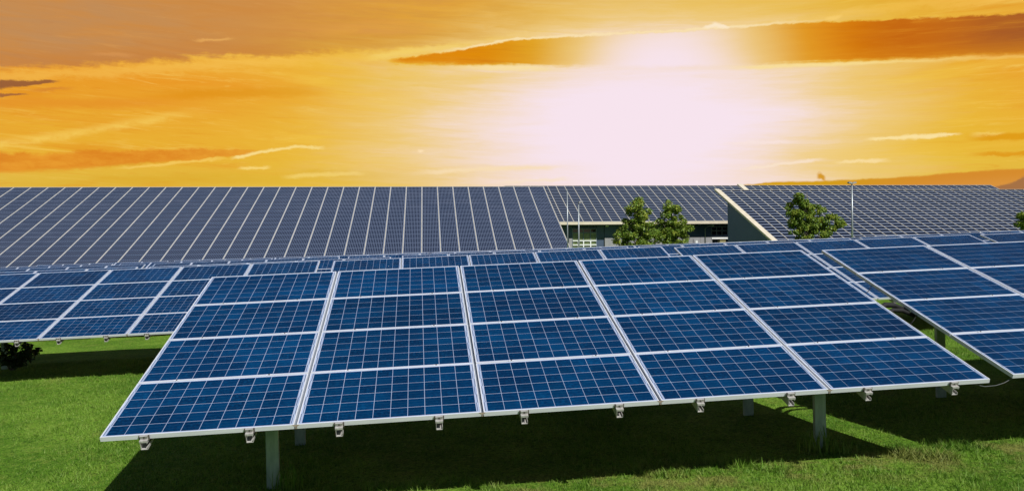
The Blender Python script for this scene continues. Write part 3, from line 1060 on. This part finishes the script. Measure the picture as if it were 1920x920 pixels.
def window(root, x0, x1, zt, zb, mull, trans, white_below, name='window'):
    wy = WY + 0.02
    mb = MB()
    t = 0.10
    mb.box(x0, x1, wy - 0.06, wy + 0.04, zt - t, zt)
    for z in trans:
        if z > white_below:
            mb.box(x0, x1, wy - 0.055, wy + 0.03, z - t * 0.6, z + t * 0.6)
    for m in mull:
        mb.box(m - 0.05, m + 0.05, wy - 0.05, wy + 0.03, max(zb, white_below), zt - t)
    for m in (x0, x1):
        mb.box(m - 0.05, m + 0.05, wy - 0.058, wy + 0.06, zb, zt)
    w = link(name, mb.mesh(name, M_WINFRAME), root)
    mb = MB()
    for z in trans:
        if z <= white_below:
            mb.box(x0, x1, wy - 0.12, wy - 0.065, z - 0.07, z + 0.07)
    if white_below > zb:
        for m in mull:
            mb.box(m - 0.07, m + 0.07, wy - 0.115, wy - 0.066, zb, white_below - 0.07)
    if mb.v:
        link('sash', mb.mesh('sash', M_WHITE), w)
    edges = [x0] + mull + [x1]
    zs = [zt] + sorted(trans, reverse=True) + [zb]
    for a, c in zip(edges[:-1], edges[1:]):
        for z1, z0 in zip(zs[:-1], zs[1:]):
            mb = MB()
            mb.box(a + 0.03, c - 0.03, wy + 0.0, wy + 0.02, z0 + 0.03, z1 - 0.03)
            link('pane', mb.mesh('pane', M_GLASS_MEADOW if (white_below and z1 < zt - 0.3) else M_GLASS_DK), w)  # lower panes carry the painted meadow reflection
    return w


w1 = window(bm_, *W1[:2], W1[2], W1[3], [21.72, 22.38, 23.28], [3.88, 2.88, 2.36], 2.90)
# surround of dark cladding beside the windows
box_part('wall_panel', bm_, 20.55, 20.93, WY, WY + 0.12, 3.2, 4.80, M_WALL_D)
box_part('wall_panel', bm_, 20.55, 20.93, WY - 0.05, WY + 0.12, -0.4, 3.18, M_WALL_L)
box_part('wall_panel', bm_, 24.1, 25.0, WY, WY + 0.12, 3.2, 4.80, M_WALL_D)
w2 = window(bm_, *W2[:2], W2[2], 3.45, [39.65, 40.35, 41.1], [4.0], 0)
box_part('lintel', bm_, 38.95, 42.2, WY - 0.12, WY, 2.93, 3.16, M_WHITE)
box_part('doorway_shade', bm_, 39.0, 42.2, WY + 0.05, WY + 0.12, -0.4, 2.92, M_GLASS_DK)  # near-black sheet stands in for the shade inside the doorway
s_ = box_part('pallet_stack', None, 39.65, 40.35, WY - 1.0, WY - 0.3, gz(40), 2.78, M_OCHRE)
mbp = MB()
for i in range(9):
    mbp.box(39.65, 40.40, WY - 1.1, WY - 0.3, gz(40) + i * 0.17, gz(40) + i * 0.17 + 0.13)
s_.data = mbp.mesh('pallet_stack', M_OCHRE)
tag(s_, 'ochre stack seen low in the dark doorway beside the gable wall', 'stack')
mb = MB()
mb.tube([(38.1, WY - 0.10, -0.3), (38.1, WY - 0.10, 4.3), (38.5, WY - 0.5, 4.62), (38.85, WY - 0.95, 4.70), (38.85, WY - 0.95, 4.86)], 0.055, 8)
mb.tube([(38.85, WY - 0.95, 4.45), (38.85, WY - 0.95, 4.84)], 0.09, 8)
link('downpipe', mb.mesh('downpipe', M_ZINC, True), bm_)
box_part('wall_lamp', bm_, 25.2, 25.55, WY - 0.25, WY - 0.002, 4.62, 4.78, M_WHITE)
mb = MB()
mb.box(36.55, 37.35, WY - 0.12, WY - 0.055, 2.3, 2.95)
bx = link('meter_box', mb.mesh('meter_box', M_WALL_L), bm_)
mb = MB()
mb.box(36.78, 37.08, WY - 0.2, WY - 0.122, 2.45, 2.75)
link('hatch', mb.mesh('hatch', M_WHITE), bx)

# hall behind on the right, past the cream parapet strip
RX0 = 48.2
rear_pk = {(c, r) for c in range(0, 31) for r in range(13, 22)}
br, rroof, RX1 = film_hall('rear right hall whose roof just shows above the nearer right roof', RX0, 32, 87.9, 5.23, 101.1, 10.60, 22, rear_pk)
mb = MB()
mb.prism([(87.6, 5.35), (101.2, 10.90), (101.2, 10.3), (87.6, 4.7)], 0, MX1 + 0.07, RX0 - 0.07)
link('parapet', mb.mesh('parapet', M_CREAM), br)
box_part('wall', br, RX0 + 0.2, RX1 - 0.2, 89.0, 100.6, 0, 5.0, M_WALL_D)

# right hall, nearer
NX0 = 37.2
pkr = sorted(((c, r) for c in range(0, 32) for r in range(22)), key=lambda q: q[1] + q[0] * 0.45)[:300]
bn, nroof, NX1 = film_hall('right hall with a dark gable wall and a wide cream verge along its roof', NX0, 36, 64.4, 1.78, 81.3, 8.57, 22, set(pkr))
NS = math.atan2(8.57 - 1.78, 81.3 - 64.4)
mb = MB()
mb.prism([(64.2, 1.86), (81.5, 8.80), (81.5, 8.58), (64.2, 1.64)], 0, 36.55, NX0 - 0.08)
link('verge', mb.mesh('verge', M_CREAM), bn)
zf = lambda y: 1.78 + (y - 64.4) * math.tan(NS) - 0.14
mb = MB()
mb.prism([(65.4, 0.4), (78.0, 0.4), (78.0, zf(78.0)), (65.4, zf(65.4))], 0, 36.75, 37.0)
link('gable_wall', mb.mesh('gable_wall', M_WALL_G), bn)
box_part('wall', bn, 37.0, NX1 - 0.3, 65.3, 65.5, 0.3, zf(65.4), M_WALL_L)
box_part('rear_wall', bn, 37.0, NX1 - 0.3, 77.8, 78.0, 0.5, zf(77.9), M_WALL_G)


# ------------------------------------------------------------------ lamp posts
def lamp(x, y, h, r, heads, label):
    root = empty('lamp_post', (x, y, gz(x, y)), (0, 0, 0), label, 'lamp post', 'tall lamp posts before the halls')
    mb = MB()
    mb.tube([(0, 0, 0), (0, 0, h)], [r, r * 0.65], 10)
    link('pole', mb.mesh('pole', M_ZINC, True), root)
    for s in heads:
        mb = MB()
        mb.prism([(0.0, 0.0), (s * 0.30, 0.05), (s * 0.36, 0.12), (s * 0.27, 0.2), (0.02 * s, 0.14)], 1, -0.14, 0.14)
        link('lamp_head', mb.mesh('lamp_head', M_WALL_L if len(heads) == 1 else M_GALV_D), root, (0, 0, h - 0.04))
    if not heads:
        mb = MB()
        mb.tube([(0, 0, h), (0, 0, h + 0.12)], 0.03, 8)
        link('cap', mb.mesh('cap', M_ZINC), root)
    return root


lamp(14.2, 55, 6.68, 0.060, (), 'thin bare mast by the right end of the left hall')
lamp(15.12, 55, 5.70, 0.075, (1,), 'shorter lamp post with one pale head before the wide window')
lamp(38.5, 55, 6.72, 0.085, (-1, 1), 'tallest lamp post, with a dark double head against the sky, right of the lone tree')


# ------------------------------------------------------------------ trees
def leaves(centres, n_per, size, spread):
    """leaf quads scattered through the clumps"""
    vs, fs = [], []
    V, k = [], 0
    for (cx, cy, cz, r) in centres:
        n = int(n_per * (r / 0.5) ** 2)
        d = rng.normal(size=(n, 3))
        d /= np.linalg.norm(d, axis=1)[:, None]
        rad = r * (rng.uniform(0.25, 1.0, n) ** 0.5)
        p = np.c_[cx + d[:, 0] * rad, cy + d[:, 1] * rad, cz + d[:, 2] * rad * 0.8]
        nrm = d + rng.normal(size=(n, 3)) * 0.7 + np.array([0, 0, 0.35])
        nrm /= np.linalg.norm(nrm, axis=1)[:, None]
        t = np.cross(nrm, rng.normal(size=(n, 3)))
        t /= np.linalg.norm(t, axis=1)[:, None]
        bt = np.cross(nrm, t)
        s = size * rng.uniform(0.6, 1.3, n)[:, None]
        q = np.stack([p - t * s, p + bt * s * 0.62 - nrm * s * 0.15, p + t * s, p - bt * s * 0.62 - nrm * s * 0.15], 1)
        V.append(q)
    return np.concatenate(V).astype(np.float32)


def leaf_mesh(name, q, mat):
    n = len(q)
    me = bpy.data.meshes.new(name)
    me.vertices.add(n * 4)
    me.vertices.foreach_set('co', q.ravel())
    me.loops.add(n * 4)
    me.loops.foreach_set('vertex_index', np.arange(n * 4, dtype=np.int32))
    me.polygons.add(n)
    me.polygons.foreach_set('loop_start', np.arange(0, n * 4, 4, dtype=np.int32))
    me.polygons.foreach_set('loop_total', np.full(n, 4, np.int32))
    me.materials.append(mat)
    me.update()
    return me


def tree(x, y, lobes, label, n_cl=70, seed=1):
    """lobes: (dx, z above ground, radius) big masses of the crown; clumps are scattered over their shells"""
    global rng
    rng = np.random.default_rng(seed)
    root = empty('maple_tree', (x, y, gz(x, y)), (0, 0, 0), label, 'tree', 'young maple trees before the halls')
    cl = []
    tot = sum(l[2] ** 2 for l in lobes)
    for (dx, z, r) in lobes:
        for _ in range(max(3, int(n_cl * r * r / tot))):
            d = rng.normal(size=3)
            d /= np.linalg.norm(d)
            rr = r * rng.uniform(0.6, 1.18)
            cl.append((dx + d[0] * rr, d[1] * rr * 0.9, z + d[2] * rr, rng.uniform(0.22, 0.42)))
    q = leaves(cl, 230, 0.085, 1)
    link('crown', leaf_mesh('crown', q, M_LEAF), root)
    top = max(l[1] + l[2] * 0.5 for l in lobes)
    mb = MB()
    mb.tube([(0, 0, -0.2), (0.02, 0.0, 0.9), (0.0, 0.03, 1.8), (0.05, 0, top * 0.7), (0.0, 0.0, top)], [0.13, 0.10, 0.085, 0.05, 0.015], 9)
    link('trunk', mb.mesh('trunk', M_BARK, True), root)
    for (cx, cy, cz, r) in cl[::4]:
        mb = MB()
        z0 = max(1.2, cz - 0.9 - 0.3 * abs(cx))
        mb.tube([(0.02, 0, z0), (cx * 0.5, cy * 0.5, (z0 + cz) / 2 - 0.05), (cx, cy, cz)], [0.035, 0.022, 0.008], 5)
        link('limb', mb.mesh('limb', M_BARK, True), root)
    return root


tree(19.15, 52, [(0.0, 5.7, 0.36), (0.05, 5.15, 0.55), (-0.2, 4.5, 0.78), (0.45, 4.6, 0.4), (0.35, 4.0, 0.75), (-0.45, 3.45, 0.85), (0.55, 3.25, 0.95), (-1.2, 2.75, 0.62), (-0.4, 2.35, 0.75), (0.7, 2.45, 0.85), (1.35, 2.75, 0.55)],
     'larger maple of the pair standing before the middle hall', 150, 3)
tree(22.05, 52.5, [(-0.15, 5.3, 0.34), (-0.05, 4.9, 0.45), (0.2, 4.4, 0.62), (-0.45, 3.9, 0.55), (0.6, 3.85, 0.65), (-0.2, 3.3, 0.75), (0.85, 3.2, 0.7), (-0.55, 2.7, 0.6), (0.6, 2.5, 0.8), (-0.2, 2.0, 0.6), (0.5, 1.85, 0.5)],
     'smaller maple of the pair, right of the larger one, before the middle hall', 115, 12)
tree(33.0, 52, [(-0.75, 5.75, 0.34), (-0.5, 5.3, 0.5), (-0.9, 4.7, 0.62), (0.0, 4.75, 0.62), (0.75, 4.45, 0.65), (-1.3, 3.9, 0.6), (-0.45, 3.85, 0.85), (0.6, 3.65, 0.85), (1.6, 3.75, 0.62), (2.3, 3.55, 0.5), (2.95, 3.65, 0.34), (-1.1, 3.1, 0.55), (-0.2, 2.95, 0.75), (0.9, 2.85, 0.75), (1.9, 3.0, 0.6), (-0.5, 2.3, 0.6), (0.6, 2.2, 0.6)],
     'lone spreading maple before the right hall, left of the tallest lamp post', 150, 5)
tree(52.3, 52, [(0.0, 3.6, 0.6), (-0.4, 3.1, 0.7), (0.6, 2.9, 0.9), (0.2, 2.2, 0.8)], 'maple cut off by the right edge of the view before the right hall', 70, 9)


# ------------------------------------------------------------------ shrub and weeds
def shrub(x, y, label):
    root = empty('shrub', (x, y, gz(x, y)), (0, 0, 0), label, 'shrub')
    r2 = np.random.default_rng(4)
    mb = MB()
    tips = []
    for k in range(12):
        an = r2.uniform(-1.0, 1.15)
        L = r2.uniform(0.4, 0.78)
        tip = (math.sin(an) * L * 0.9, r2.uniform(-0.3, 0.3), 0.15 + math.cos(an) * L * 0.75)
        midp = (tip[0] * 0.45, tip[1] * 0.5, tip[2] * 0.62)
        mb.tube([(0, 0, -0.05), midp, tip], [0.012, 0.009, 0.004], 5)
        for t in (0.35, 0.5, 0.65, 0.8, 0.9, 1.0):
            tips.append(tuple(tip[i] * t + r2.uniform(-0.05, 0.05) for i in range(3)) + (0.09,))
    link('stems', mb.mesh('stems', M_BARK, True), root)
    link('foliage', leaf_mesh('foliage', leaves(tips, 420, 0.055, 1), M_LEAF_D), root)


shrub(-6.62, 11.6, 'dark leafy shrub round the foot of a post under the left table')



def weeds(x, y, n, h, label, seed):
    r2 = np.random.default_rng(seed)
    root = empty('weed_tuft', (x, y, gz(x, y)), (0, 0, 0), label, 'weeds', 'weed tufts at the foot of the posts')
    mb = MB()
    for _ in range(n):
        an, L = r2.uniform(0, 6.28), h * r2.uniform(0.4, 1.1)
        bx, by = r2.normal(0, 0.09), r2.normal(0, 0.05)
        lx, ly = math.cos(an) * L * 0.35, math.sin(an) * L * 0.35
        w = r2.uniform(0.004, 0.009)
        px, py = -math.sin(an) * w, math.cos(an) * w
        mb.quad([(bx - px, by - py, -0.01), (bx + px, by + py, -0.01), (bx + lx * 0.4 + px * 0.8, by + ly * 0.4 + py * 0.8, L * 0.6), (bx + lx * 0.4 - px * 0.8, by + ly * 0.4 - py * 0.8, L * 0.6)])
        mb.quad([(bx + lx * 0.4 - px * 0.8, by + ly * 0.4 - py * 0.8, L * 0.6), (bx + lx * 0.4 + px * 0.8, by + ly * 0.4 + py * 0.8, L * 0.6), (bx + lx, by + ly, L)])
    link('leaf_blades', mb.mesh('leaf_blades', M_BLADE), root)


weeds(1.42, 0.78, 60, 0.28, 'weeds at the foot of the left front post of the nearest table', 1)
weeds(7.10, 0.70, 70, 0.30, 'tall weeds at the foot of the right front post of the nearest table', 2)
weeds(7.32, 0.62, 40, 0.16, 'low dry weeds just right of the right front post', 3)
